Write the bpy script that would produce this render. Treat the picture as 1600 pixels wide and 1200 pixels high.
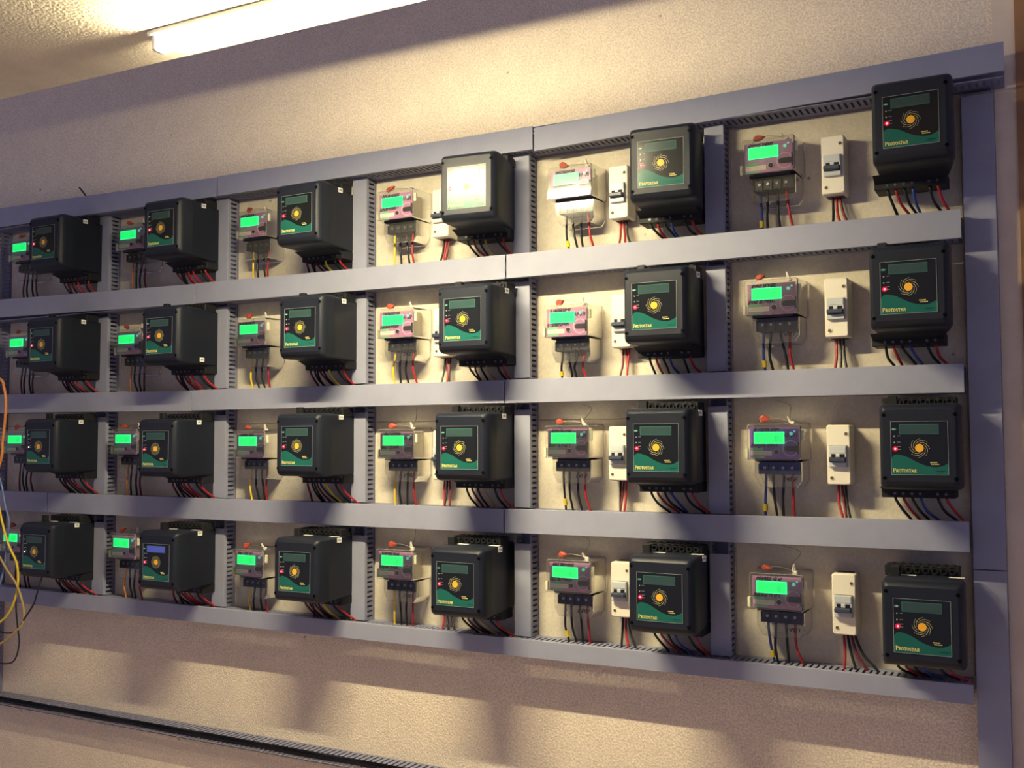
import bpy, bmesh, math, random
from mathutils import Vector, Matrix

# ------------------------------------------------------------------ camera, world, exposure
for o in list(bpy.data.objects):
    bpy.data.objects.remove(o, do_unlink=True)
SC = bpy.context.scene
COL = SC.collection
cam_data = bpy.data.cameras.new('camera')
cam = bpy.data.objects.new('camera', cam_data)
COL.objects.link(cam)
SC.camera = cam
cam_data.sensor_fit = 'HORIZONTAL'
cam_data.sensor_width = 36.0
cam_data.lens = 36.0 * 1600.65 / 1600.0
cam_data.clip_start = 0.02
YAW, PITCH, ROLL = 0.487608, 0.053550, 0.003037
R = Matrix.Rotation(YAW, 3, 'Z') @ Matrix.Rotation(PITCH, 3, 'X') @ Matrix.Rotation(ROLL, 3, 'Y')
right, fwd, up = R.col[0].copy(), R.col[1].copy(), R.col[2].copy()
M3 = Matrix((right, up, -fwd)).transposed()
cam.matrix_world = Matrix.Translation((2.46386, -2.53681, 0.70209)) @ M3.to_4x4()

W = bpy.data.worlds.new('room_ambient')
SC.world = W
W.use_nodes = True
bgn = W.node_tree.nodes['Background']
bgn.inputs[0].default_value = (0.64, 0.61, 0.97, 1)
bgn.inputs[1].default_value = 0.31
SC.view_settings.view_transform = 'Standard'
SC.view_settings.look = 'None'
SC.view_settings.exposure = 0.0
SC.view_settings.gamma = 1.0
SC.view_settings.use_curve_mapping = False
LAMP_POWER = 100.0
STRIP_POWER = 1080.0
LAMP_COLOR = (1.0, 0.87, 0.54)

# ------------------------------------------------------------------ helpers
class MB:
    def __init__(s):
        s.v, s.f, s.m, s.sm = [], [], [], []
    def add(s, verts, faces, mat=0, smooth=False):
        b = len(s.v)
        s.v += [tuple(p) for p in verts]
        for f in faces:
            s.f.append([b + i for i in f]); s.m.append(mat); s.sm.append(smooth)
    def box(s, x0, x1, y0, y1, z0, z1, mat=0, bev=0.0, seg=1):
        if bev <= 0:
            V = [(x0,y0,z0),(x1,y0,z0),(x1,y1,z0),(x0,y1,z0),(x0,y0,z1),(x1,y0,z1),(x1,y1,z1),(x0,y1,z1)]
            s.add(V, [(0,3,2,1),(4,5,6,7),(0,1,5,4),(1,2,6,5),(2,3,7,6),(3,0,4,7)], mat)
        else:
            bm = bmesh.new()
            bmesh.ops.create_cube(bm, size=1)
            for v in bm.verts:
                v.co = Vector(((x0+x1)/2 + v.co.x*(x1-x0), (y0+y1)/2 + v.co.y*(y1-y0), (z0+z1)/2 + v.co.z*(z1-z0)))
            bmesh.ops.bevel(bm, geom=bm.edges[:], offset=bev, segments=seg, profile=0.5, affect='EDGES')
            bm.verts.index_update()
            s.add([v.co for v in bm.verts], [[v.index for v in f.verts] for f in bm.faces], mat, seg > 1)
            bm.free()
    def loft(s, rings, mat=0, smooth=True, cap0=True, cap1=True):
        n = len(rings[0]); V = [p for r in rings for p in r]; F = []
        for i in range(len(rings)-1):
            for j in range(n):
                a, b = i*n+j, i*n+(j+1) % n
                F.append((a, b, b+n, a+n))
        s.add(V, F, mat, smooth)
        if cap0: s.add(rings[0], [tuple(range(n))[::-1]], mat)
        if cap1: s.add(rings[-1], [tuple(range(n))], mat)
    def poly(s, pts, y, mat=0, th=0.0006):
        # flat outline in x,z with thickness, front at y
        n = len(pts)
        V = [(x, y, z) for x, z in pts] + [(x, y+th, z) for x, z in pts]
        F = [tuple(range(n))] + [(i, i+n, (i+1) % n + n, (i+1) % n) for i in range(n)]
        s.add(V, F, mat)
    def rect(s, x0, x1, z0, z1, y, mat=0, th=0.0006):
        s.poly([(x0,z0),(x1,z0),(x1,z1),(x0,z1)], y, mat, th)
    def disc(s, cx, cz, r, y, mat=0, n=20, th=0.0006, rz=None):
        rz = rz or r
        s.poly([(cx + r*math.cos(2*math.pi*i/n), cz + rz*math.sin(2*math.pi*i/n)) for i in range(n)], y, mat, th)
    def cyl_y(s, cx, cz, r, y0, y1, mat=0, n=16):
        ring = lambda y, q: [(cx + q*math.cos(2*math.pi*i/n), y, cz + q*math.sin(2*math.pi*i/n)) for i in range(n)]
        s.loft([ring(y0, r), ring(y1, r)], mat)
    def ring_y(s, cx, cz, r0, r1, y0, y1, mat=0, n=18):
        rg = lambda y, q: [(cx + q*math.cos(2*math.pi*i/n), y, cz + q*math.sin(2*math.pi*i/n)) for i in range(n)]
        s.loft([rg(y1, r1), rg(y0, r1), rg(y0, r0), rg(y1, r0)], mat, False, False, False)
    def stroke(s, pts, w, y, mat=0, th=0.0005):
        for (x0, z0), (x1, z1) in zip(pts[:-1], pts[1:]):
            d = math.hypot(x1-x0, z1-z0) or 1e-9
            nx, nz = -(z1-z0)/d*w/2, (x1-x0)/d*w/2
            s.poly([(x0+nx, z0+nz), (x0-nx, z0-nz), (x1-nx, z1-nz), (x1+nx, z1+nz)], y, mat, th)
    def tube(s, pts, r, mat=0, n=7, sub=5, caps=True):
        P = [Vector(p) for p in pts]
        path = []
        if len(P) > 2 and sub > 1:
            Q = [P[0]*2-P[1]] + P + [P[-1]*2-P[-2]]
            for i in range(1, len(Q)-2):
                for k in range(sub):
                    t = k/sub
                    a, b, c, d = Q[i-1], Q[i], Q[i+1], Q[i+2]
                    path.append(0.5*((2*b) + (c-a)*t + (2*a-5*b+4*c-d)*t*t + (3*b-a-3*c+d)*t**3))
            path.append(P[-1])
        else:
            path = P
        rings = []
        up_ = Vector((0, 1, 0))
        for i, p in enumerate(path):
            t = (path[min(i+1, len(path)-1)] - path[max(i-1, 0)])
            if t.length < 1e-9: t = Vector((0, 0, 1))
            t.normalize()
            a = t.cross(up_)
            if a.length < 1e-3: a = t.cross(Vector((1, 0, 0)))
            a.normalize(); b = t.cross(a)
            rings.append([p + a*r*math.cos(2*math.pi*k/n) + b*r*math.sin(2*math.pi*k/n) for k in range(n)])
        s.loft(rings, mat, True, caps, caps)
    def mesh(s, name, mats):
        me = bpy.data.meshes.new(name)
        me.from_pydata(s.v, [], s.f)
        for m in mats: me.materials.append(m)
        me.polygons.foreach_set('material_index', s.m)
        me.polygons.foreach_set('use_smooth', s.sm)
        me.validate(); me.update()
        return me
    def build(s, name, mats, parent=None, loc=(0, 0, 0), fix=False):
        if not isinstance(mats, (list, tuple)): mats = [mats]
        return link(name, s.mesh(name, mats), parent, loc)

def link(name, me, parent=None, loc=(0, 0, 0)):
    o = bpy.data.objects.new(name, me)
    COL.objects.link(o)
    if parent: o.parent = parent
    o.location = loc
    return o
def tag(o, label, cat, group=None):
    o['label'] = label; o['category'] = cat
    if group: o['group'] = group
    return o
def thing(name, label, cat, loc, group=None):
    o = bpy.data.objects.new(name, None)
    o.empty_display_size = 0.03
    COL.objects.link(o); o.location = loc
    return tag(o, label, cat, group)
def rr(x0, x1, z0, z1, r, y, n=4):
    pts = []
    for cx, cz, a0 in ((x1-r, z1-r, 0), (x0+r, z1-r, 90), (x0+r, z0+r, 180), (x1-r, z0+r, 270)):
        for k in range(n+1):
            a = math.radians(a0 + 90*k/n)
            pts.append((cx + r*math.cos(a), y, cz + r*math.sin(a)))
    return pts
def recalc(o):
    bm = bmesh.new(); bm.from_mesh(o.data)
    bmesh.ops.recalc_face_normals(bm, faces=bm.faces[:])
    bm.to_mesh(o.data); bm.free()
    return o

# ------------------------------------------------------------------ materials
MAT = {}
def mat(name, col, rough=0.5, spec=0.5, metal=0.0, bump=0.0, bscale=200.0, var=0.0, vscale=8.0, emit=None, estr=0.0, coat=0.0):
    m = bpy.data.materials.new(name); m.use_nodes = True
    nt = m.node_tree; b = nt.nodes['Principled BSDF']
    b.inputs['Base Color'].default_value = (*col, 1)
    b.inputs['Roughness'].default_value = rough
    b.inputs['Specular IOR Level'].default_value = spec
    b.inputs['Metallic'].default_value = metal
    b.inputs['Coat Weight'].default_value = coat
    if emit:
        b.inputs['Emission Color'].default_value = (*emit, 1)
        b.inputs['Emission Strength'].default_value = estr
    if bump or var:
        tc = nt.nodes.new('ShaderNodeTexCoord')
    if bump:
        n = nt.nodes.new('ShaderNodeTexNoise'); n.inputs['Scale'].default_value = bscale; n.inputs['Detail'].default_value = 3
        bp = nt.nodes.new('ShaderNodeBump'); bp.inputs['Strength'].default_value = bump; bp.inputs['Distance'].default_value = 0.004
        nt.links.new(tc.outputs['Object'], n.inputs['Vector'])
        nt.links.new(n.outputs['Fac'], bp.inputs['Height'])
        nt.links.new(bp.outputs['Normal'], b.inputs['Normal'])
    if var:
        n2 = nt.nodes.new('ShaderNodeTexNoise'); n2.inputs['Scale'].default_value = vscale; n2.inputs['Detail'].default_value = 5
        mp = nt.nodes.new('ShaderNodeMapRange')
        mp.inputs['From Min'].default_value = 0.3; mp.inputs['From Max'].default_value = 0.7
        mp.inputs['To Min'].default_value = 1-var; mp.inputs['To Max'].default_value = 1+var*0.5
        mx = nt.nodes.new('ShaderNodeVectorMath'); mx.operation = 'SCALE'
        mx.inputs[0].default_value = col
        nt.links.new(tc.outputs['Object'], n2.inputs['Vector'])
        nt.links.new(n2.outputs['Fac'], mp.inputs['Value'])
        nt.links.new(mp.outputs['Result'], mx.inputs['Scale'])
        nt.links.new(mx.outputs['Vector'], b.inputs['Base Color'])
    MAT[name] = m
    return m
mat('plaster_rough', (0.86, 0.735, 0.575), 0.9, 0.2, bump=0.8, bscale=175, var=0.05, vscale=12)
mat('plaster_ceiling', (0.78, 0.70, 0.56), 0.9, 0.2, bump=0.8, bscale=130, var=0.08, vscale=12)
mat('plaster_smooth', (0.78, 0.66, 0.52), 0.85, 0.2, bump=0.2, bscale=220, var=0.1, vscale=14)
mat('brown_wood', (0.33, 0.17, 0.075), 0.6, 0.3, bump=0.25, bscale=60, var=0.25, vscale=9)
mat('floor_cement', (0.62, 0.50, 0.45), 0.85, 0.2, bump=0.3, bscale=40, var=0.2)
mat('board_white', (0.64, 0.575, 0.455), 0.65, 0.25, bump=0.08, bscale=160, var=0.09, vscale=22)
mat('duct_lid', (0.30, 0.31, 0.40), 0.5, 0.3, bump=0.04, bscale=260, var=0.05, vscale=20)
mat('duct_base', (0.23, 0.235, 0.33), 0.55, 0.3)
mat('black_plastic', (0.012, 0.0145, 0.024), 0.42, 0.26, bump=0.12, bscale=900)
mat('black_rear', (0.012, 0.0145, 0.025), 0.5, 0.25, bump=0.10, bscale=900)
mat('black_matt', (0.012, 0.012, 0.014), 0.6, 0.3)
mat('screw_black', (0.002, 0.002, 0.003), 0.9, 0.04)
mat('screw_steel', (0.55, 0.54, 0.52), 0.3, 0.5, metal=0.9)
mat('label_black', (0.009, 0.010, 0.013), 0.2, 0.32)
mat('label_teal', (0.012, 0.105, 0.082), 0.2, 0.32)
mat('label_edge', (0.34, 0.36, 0.34), 0.3, 0.5)
mat('label_gold', (0.78, 0.70, 0.22), 0.35, 0.4)
mat('label_orange', (0.88, 0.44, 0.03), 0.35, 0.4)
mat('label_white', (0.62, 0.70, 0.66), 0.35, 0.4)
mat('label_dark', (0.01, 0.05, 0.045), 0.3, 0.4)
mat('lcd_frame', (0.03, 0.12, 0.10), 0.2, 0.4)
mat('lcd_off', (0.032, 0.060, 0.058), 0.18, 0.45)
mat('lcd_blue', (0.05, 0.06, 0.25), 0.15, 0.6, emit=(0.10, 0.11, 0.62), estr=0.35)
mat('led_red', (0.4, 0.0, 0.02), 0.3, 0.5, emit=(1.0, 0.22, 0.26), estr=3.0)
mat('led_red_glow', (0.25, 0.0, 0.02), 0.35, 0.5, emit=(0.75, 0.0, 0.03), estr=0.6)  # halo disc, painted bloom around the red light
mat('led_white', (0.8, 0.8, 0.8), 0.3, 0.5, emit=(1, 0.95, 0.95), estr=1.6)
mat('sticker_white', (0.85, 0.83, 0.76), 0.6, 0.3)
mat('ink_black', (0.014, 0.010, 0.018), 0.6, 0.2)
mat('face_pink', (0.46, 0.20, 0.36), 0.4, 0.4, var=0.12, vscale=60)
mat('face_violet', (0.25, 0.10, 0.50), 0.4, 0.4, var=0.12, vscale=60)  # pink faceplate recoloured as it looks in dim light
mat('face_light', (0.66, 0.46, 0.58), 0.35, 0.4)
mat('face_green', (0.22, 0.48, 0.30), 0.5, 0.3)
mat('face_sticker', (0.88, 0.74, 0.66), 0.5, 0.3)
mat('face_red', (0.72, 0.30, 0.25), 0.5, 0.3)
mat('meter_inner', (0.30, 0.20, 0.26), 0.5, 0.3)
mat('meter_dark', (0.035, 0.03, 0.045), 0.5, 0.4)
mat('lcd_green', (0.0, 0.5, 0.15), 0.3, 0.4, emit=(0.004, 0.95, 0.17), estr=0.98)
mat('lcd_green_rim', (0.0, 0.5, 0.2), 0.3, 0.4, emit=(0.05, 1.0, 0.32), estr=1.15)
mat('lcd_digit', (0.0, 0.10, 0.05), 0.4, 0.3, emit=(0.0, 0.28, 0.08), estr=1.0)
mat('led_green', (0.2, 0.6, 0.45), 0.2, 0.6, emit=(0.15, 0.75, 0.50), estr=0.5)
mat('clip_cream', (0.74, 0.72, 0.50), 0.5, 0.3)
mat('terminal_black', (0.022, 0.022, 0.028), 0.45, 0.4)
mat('terminal_blue', (0.022, 0.045, 0.20), 0.45, 0.4)  # black block with a blue light cast put into its colour
mat('seal_red', (0.38, 0.06, 0.03), 0.5, 0.4)
mat('seal_clear', (0.62, 0.56, 0.46), 0.35, 0.5)
mat('wire_steel', (0.32, 0.29, 0.25), 0.4, 0.5, metal=0.5)
mat('breaker_cream', (0.82, 0.76, 0.62), 0.45, 0.4)
mat('breaker_grey', (0.55, 0.58, 0.58), 0.35, 0.45)
mat('toggle_dark', (0.045, 0.055, 0.085), 0.4, 0.45)
mat('hole_brown', (0.10, 0.07, 0.04), 0.6, 0.3)
for n_, c_ in dict(black=(0.012, 0.012, 0.015), red=(0.36, 0.018, 0.024), maroon=(0.15, 0.014, 0.022), blue=(0.03, 0.06, 0.26),
                   yellow=(0.78, 0.56, 0.04), tan=(0.46, 0.32, 0.12), orange=(0.75, 0.28, 0.07), steelblue=(0.14, 0.19, 0.40)).items():
    mat('wire_' + n_, c_, 0.4, 0.4)
mat('batten_white', (0.8, 0.8, 0.78), 0.5, 0.3)
mat('lamp_glow', (1, 1, 1), 0.5, 0.3, emit=LAMP_COLOR, estr=LAMP_POWER)
mat('led_strip', (1, 1, 1), 0.5, 0.3, emit=LAMP_COLOR, estr=STRIP_POWER)

def speckle(m, fine, lo, hi, spots):
    nt = m.node_tree; b = nt.nodes['Principled BSDF']
    src = b.inputs['Base Color'].links[0].from_socket
    tc = nt.nodes.new('ShaderNodeTexCoord')
    n = nt.nodes.new('ShaderNodeTexNoise'); n.inputs['Scale'].default_value = fine; n.inputs['Detail'].default_value = 2
    mp = nt.nodes.new('ShaderNodeMapRange'); mp.inputs['From Min'].default_value = 0.32; mp.inputs['From Max'].default_value = 0.66
    mp.inputs['To Min'].default_value = lo; mp.inputs['To Max'].default_value = hi
    v = nt.nodes.new('ShaderNodeTexVoronoi'); v.inputs['Scale'].default_value = spots
    m2 = nt.nodes.new('ShaderNodeMapRange'); m2.inputs['From Min'].default_value = 0.025; m2.inputs['From Max'].default_value = 0.05
    m2.inputs['To Min'].default_value = 0.45; m2.inputs['To Max'].default_value = 1.0
    mu = nt.nodes.new('ShaderNodeMath'); mu.operation = 'MULTIPLY'
    sc = nt.nodes.new('ShaderNodeVectorMath'); sc.operation = 'SCALE'
    nt.links.new(tc.outputs['Object'], n.inputs['Vector']); nt.links.new(tc.outputs['Object'], v.inputs['Vector'])
    nt.links.new(n.outputs['Fac'], mp.inputs['Value']); nt.links.new(v.outputs['Distance'], m2.inputs['Value'])
    nt.links.new(mp.outputs['Result'], mu.inputs[0]); nt.links.new(m2.outputs['Result'], mu.inputs[1])
    nt.links.new(src, sc.inputs[0]); nt.links.new(mu.outputs[0], sc.inputs['Scale'])
    nt.links.new(sc.outputs['Vector'], b.inputs['Base Color'])
speckle(MAT['plaster_rough'], 210, 0.78, 1.10, 7)
speckle(MAT['board_white'], 150, 0.93, 1.04, 9)
def clear_mat(name, tint, gloss_fac, diff, rough=0.04):
    m = bpy.data.materials.new(name); m.use_nodes = True
    nt = m.node_tree; nt.nodes.clear()
    out = nt.nodes.new('ShaderNodeOutputMaterial')
    tr = nt.nodes.new('ShaderNodeBsdfTransparent'); tr.inputs[0].default_value = (*tint, 1)
    gl = nt.nodes.new('ShaderNodeBsdfGlossy'); gl.inputs['Roughness'].default_value = rough
    df = nt.nodes.new('ShaderNodeBsdfDiffuse'); df.inputs[0].default_value = (0.8, 0.78, 0.72, 1)
    lw = nt.nodes.new('ShaderNodeFresnel'); lw.inputs[0].default_value = 1.5
    mul = nt.nodes.new('ShaderNodeMath'); mul.operation = 'MULTIPLY'; mul.inputs[1].default_value = gloss_fac
    m1 = nt.nodes.new('ShaderNodeMixShader'); m2 = nt.nodes.new('ShaderNodeMixShader'); m2.inputs[0].default_value = diff
    nt.links.new(lw.outputs[0], mul.inputs[0]); nt.links.new(mul.outputs[0], m1.inputs[0])
    nt.links.new(tr.outputs[0], m1.inputs[1]); nt.links.new(gl.outputs[0], m1.inputs[2])
    nt.links.new(m1.outputs[0], m2.inputs[1]); nt.links.new(df.outputs[0], m2.inputs[2])
    nt.links.new(m2.outputs[0], out.inputs[0])
    MAT[name] = m
clear_mat('clear_plastic', (0.97, 0.97, 0.96), 1.0, 0.03, 0.09)
clear_mat('clear_edge', (0.70, 0.69, 0.66), 1.6, 0.22, 0.12)
M = MAT

# ------------------------------------------------------------------ the setting
BOARD, WALL = 0.090, 0.096
def struct(name, mb, m):
    o = mb.build(name, m); o['kind'] = 'structure'; return o
b = MB(); b.box(-2.6, 2.357, WALL, WALL+0.16, -1.0, 2.9); struct('wall_back', b, M['plaster_rough'])
b = MB(); b.box(2.357, 2.404, WALL-0.004, WALL+0.16, -1.0, 2.9); struct('trim_1', b, M['plaster_smooth'])
b = MB(); b.box(2.404, 2.56, WALL-0.012, WALL+0.16, -1.0, 2.9); struct('trim_2', b, M['brown_wood'])
b = MB(); b.box(2.56, 3.6, WALL, WALL+0.16, -1.0, 2.9); struct('wall_right', b, M['plaster_rough'])
b = MB(); b.box(-2.6, 3.6, -3.4, WALL+0.16, -1.1, -1.0); struct('floor', b, M['floor_cement'])
b = MB()   # slab whose edge stops short of the wall; its edge runs very slightly out of parallel
V = []
for z in (1.633, 1.76):
    V += [(-2.6, -0.788, z), (3.6, -0.712, z), (3.6, -3.4, z), (-2.6, -3.4, z)]
b.add(V, [(0,1,2,3), (4,7,6,5), (0,4,5,1), (1,5,6,2), (2,6,7,3), (3,7,4,0)])
recalc(struct('ceiling', b, M['plaster_ceiling']))

# ------------------------------------------------------------------ tube lamp under the slab
lamp = thing('fluorescent_tube_light', 'glowing tube light fixed under the ceiling slab above the meter wall', 'lamp', (1.03, -0.885, 1.633))
b = MB(); b.box(-0.37, 0.37, -0.022, 0.022, -0.014, 0.0, bev=0.003); b.build('batten', M['batten_white'], lamp)
b = MB(); b.tube([(-0.345, 0, -0.030), (0.345, 0, -0.030)], 0.014, n=14, sub=1); b.build('tube', M['lamp_glow'], lamp)
b = MB(); b.box(-0.343, 0.343, -0.012, 0.012, -0.0458, -0.0452); b.build('led_strip', M['led_strip'], lamp)
for sx in (-1, 1):
    b = MB(); b.box(min(sx*0.345, sx*0.36), max(sx*0.345, sx*0.36), -0.017, 0.017, -0.047, -0.012, bev=0.003); b.build('end_cap', M['batten_white'], lamp)

# ------------------------------------------------------------------ wiring trunking
ROWN = ['top', 'second', 'third', 'bottom']
ORD = ['first', 'second', 'third', 'fourth', 'fifth', 'sixth']
HZ = [(1.516, 1.583), (1.1585, 1.2265), (0.8025, 0.8705), (0.4395, 0.5085), (0.1015, 0.150)]   # bottom, top of each run
# lids: x0, zbot0, ztop0, x1, zbot1, ztop1
HL = [[(-1.75, 1.530, 1.609, -0.0015, 1.5171, 1.5824), (0.0025, 1.5181, 1.5845, 1.1863, 1.5151, 1.5814), (1.1905, 1.5090, 1.5752, 2.383, 1.5328, 1.5996)],
      [(-1.75, 1.1830, 1.2520, -0.0945, 1.1605, 1.2289), (-0.0925, 1.1613, 1.2300, 1.0972, 1.1552, 1.2245), (1.1012, 1.1557, 1.2238, 2.2850, 1.1591, 1.2262)],
      [(-1.75, 0.8120, 0.8830, -0.1030, 0.7994, 0.8683), (-0.1010, 0.8000, 0.8688, 1.0930, 0.8030, 0.8680), (1.0961, 0.8027, 0.8683, 2.2825, 0.8042, 0.8710)],
      [(-1.75, 0.4370, 0.5120, -0.8140, 0.4383, 0.5117), (-0.8110, 0.4383, 0.5105, 1.0900, 0.4392, 0.5060), (1.0935, 0.4402, 0.5064, 2.2850, 0.4435, 0.5126)],
      [(-1.75, 0.0965, 0.1540, 2.2850, 0.1045, 0.1485)]]
HNAME = ['along the top edge of the meter bank', 'between the top and second rows', 'between the second and third rows',
         'between the third and bottom rows', 'along the lower edge of the meter bank']
def slotted_wall_h(b, x0, x1, z, y0, y1, pitch=0.0155, slot=0.0062, th=0.0018, lo=0.26, hi=0.80):
    # horizontal comb wall: plain strips at back and front, fingers between slots
    ya, yb = y0 + (y1-y0)*(1-hi), y0 + (y1-y0)*(1-lo)
    b.box(x0, x1, y0, ya, z-th/2, z+th/2); b.box(x0, x1, yb, y1, z-th/2, z+th/2)
    x = x0
    while x < x1:
        b.box(x, min(x+pitch-slot, x1), ya, yb, z-th/2, z+th/2); x += pitch
def slotted_wall_v(b, z0, z1, x, y0, y1, pitch=0.0148, slot=0.006, th=0.0018, lo=0.22, hi=0.80):
    ya, yb = y0 + (y1-y0)*(1-hi), y0 + (y1-y0)*(1-lo)
    b.box(x-th/2, x+th/2, y0, ya, z0, z1); b.box(x-th/2, x+th/2, yb, y1, z0, z1)
    z = z0
    while z < z1:
        b.box(x-th/2, x+th/2, ya, yb, z, min(z+pitch-slot, z1)); z += pitch
for i, (zb, zt) in enumerate(HZ):
    x0, x1 = (-1.75, 2.380) if i == 0 else (-1.75, 2.280)
    t = thing('cable_trunking', 'long grey horizontal slotted cable trunking ' + HNAME[i], 'cable trunking', (0, BOARD, (zb+zt)/2), 'horizontal trunking runs')
    oy, oz = -BOARD, -(zb+zt)/2
    b = MB()
    slotted_wall_h(b, x0, x1, zb+0.004+oz, 0.004+oy, BOARD-0.001+oy)
    slotted_wall_h(b, x0, x1, zt-0.004+oz, 0.004+oy, BOARD-0.001+oy)
    b.box(x0, x1, BOARD-0.0022+oy, BOARD-0.0004+oy, zb+0.004+oz, zt-0.004+oz)
    b.build('slotted_base', M['duct_base'], t)
    for (a, b0, t0, c, b1, t1) in HL[i]:
        b = MB()
        for (ya, yb2, s0, s1) in ((0.0, 0.0025, 0, 0), (0.0022, 0.014, 0, 1), (0.0022, 0.014, 1, 0)):
            if s0 == s1:
                q = [(a, b0), (c, b1), (c, t1), (a, t0)]
            elif s1:
                q = [(a, b0), (c, b1), (c, b1+0.0022), (a, b0+0.0022)]
            else:
                q = [(a, t0-0.0022), (c, t1-0.0022), (c, t1), (a, t0)]
            n = 4
            Vv = [(x, ya+oy, z+oz) for x, z in q] + [(x, yb2+oy, z+oz) for x, z in q]
            b.add(Vv, [(0,1,2,3), (7,6,5,4)] + [(k, k+4, (k+1) % 4+4, (k+1) % 4) for k in range(4)])
        o = recalc(b.build('lid', M['duct_lid'], t))
        bv = o.modifiers.new('bevel', 'BEVEL'); bv.width = 0.0007; bv.segments = 1; bv.limit_method = 'ANGLE'
# vertical pieces between the rows
VX = [(-1.225, -1.170), (-0.6175, -0.5595), (-0.0395, 0.0145), (0.5325, 0.5865), (1.1035, 1.1545), (1.6695, 1.7215)]
def vert(x0, x1, yf, z0, z1, lids, name, label, group=None, slot_from=None):
    t = thing(name, label, 'cable trunking', ((x0+x1)/2, WALL, z0), group)
    ox, oy, oz = -(x0+x1)/2, -WALL, -z0
    b = MB()
    for x in (x0+0.003, x1-0.003):
        slotted_wall_v(b, z0+oz, z1+oz, x+ox, yf+0.003+oy, WALL-0.001+oy)
    b.box(x0+0.003+ox, x1-0.003+ox, WALL-0.0022+oy, WALL-0.0004+oy, z0+oz, z1+oz)
    b.build('slotted_base', M['duct_base'], t)
    for (a, c) in lids:
        b = MB(); b.box(x0+ox, x1+ox, yf+oy, yf+0.0025+oy, a+oz, c+oz, bev=0.0008)
        for x in (x0, x1-0.002): b.box(x+ox, x+0.002+ox, yf+0.002+oy, yf+0.013+oy, a+oz, c+oz)
        b.build('lid', M['duct_lid'], t)
    return t
for r in range(4):
    zt, zb = HZ[r][0], HZ[r+1][1]
    for c in range(6):
        if c == 0: lids = []
        else: lids = [(zb+(0.004 if r < 2 else 0.0), zt+(0.0035 if r < 1 else -0.009 if r < 2 else -0.018 if r < 3 else -0.032))]
        if c == 0:
            lab = 'open lidless slotted trunking at the left frame edge beside the %s row' % ROWN[r]
        else:
            lab = 'short grey vertical trunking after the %s controller of the %s row' % (ORD[c-1], ROWN[r])
        vert(VX[c][0], VX[c][1], 0.040, zb-0.002, zt+0.002, lids, 'vertical_trunking', lab, 'vertical trunking between rows')
vert(-1.222, -1.170, 0.040, -0.262, 0.098, [], 'vertical_trunking', 'open lidless slotted trunking dropping below the bottom row at the left edge', 'vertical trunking between rows')
vert(2.2875, 2.3565, 0.055, -0.6, 1.512, [(-0.6, 0.3985), (0.4005, 1.503)], 'tall_trunking', 'tall wide grey trunking upright at the right end of the meter bank')
# uncovered run low on the wall
t = thing('open_trunking', 'uncovered grey slotted trunking running along the wall below the meter bank', 'cable trunking', (0, WALL, -0.283))
b = MB()
for z in (0.0145, -0.0165):
    slotted_wall_h(b, -1.75, 1.6, z, 0.040-WALL, -0.001, pitch=0.020, slot=0.008, lo=0.12, hi=1.0)
b.box(-1.75, 1.6, -0.0022, -0.0004, -0.0165, 0.0145)
b.build('slotted_base', M['duct_base'], t)

for k, (y_, z_, lab) in enumerate(((-0.014, -0.0085, 'upper'), (-0.028, -0.0105, 'front'))):  # cables added so the trunking interior comes out dark
    b = MB(); b.tube([(-1.75 + 0.12*i, WALL + y_ + 0.002*math.sin(i*1.7+k), -0.283 + z_ + 0.002*math.sin(i*2.3+k*2)) for i in range(29)], 0.0055, n=7, sub=3)
    tag(b.build('trunking_cable', M['wire_black']), 'long black cable lying in the uncovered low trunking, the %s one' % ('one nearer the wall' if k == 0 else 'outer').replace('one nearer the wall', 'inner'), 'cable', 'cables in the low trunking')

# ------------------------------------------------------------------ mounting boards
COLN = ['far-left', 'second', 'third', 'fourth', 'fifth', 'far-right']
for c in range(6):
    x0 = VX[c][1] + 0.003
    x1 = (VX[c+1][0] if c < 5 else 2.2885) - (0.012 if c != 5 else 0.006)
    spans = [(0.757, 1.515, 'upper'), (0.118, 0.7555, 'lower')] if c < 5 else [(0.118, 1.515, 'full-height')]
    for (z0, z1, nm) in spans:
        b = MB(); b.box(x0, x1, BOARD, WALL-0.0002, z0, z1, bev=0.0008)
        o = b.build('mounting_board', M['board_white'])
        tag(o, 'off-white %s mounting board behind the %s column of meters' % (nm, COLN[c]), 'board', 'mounting boards')

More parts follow.
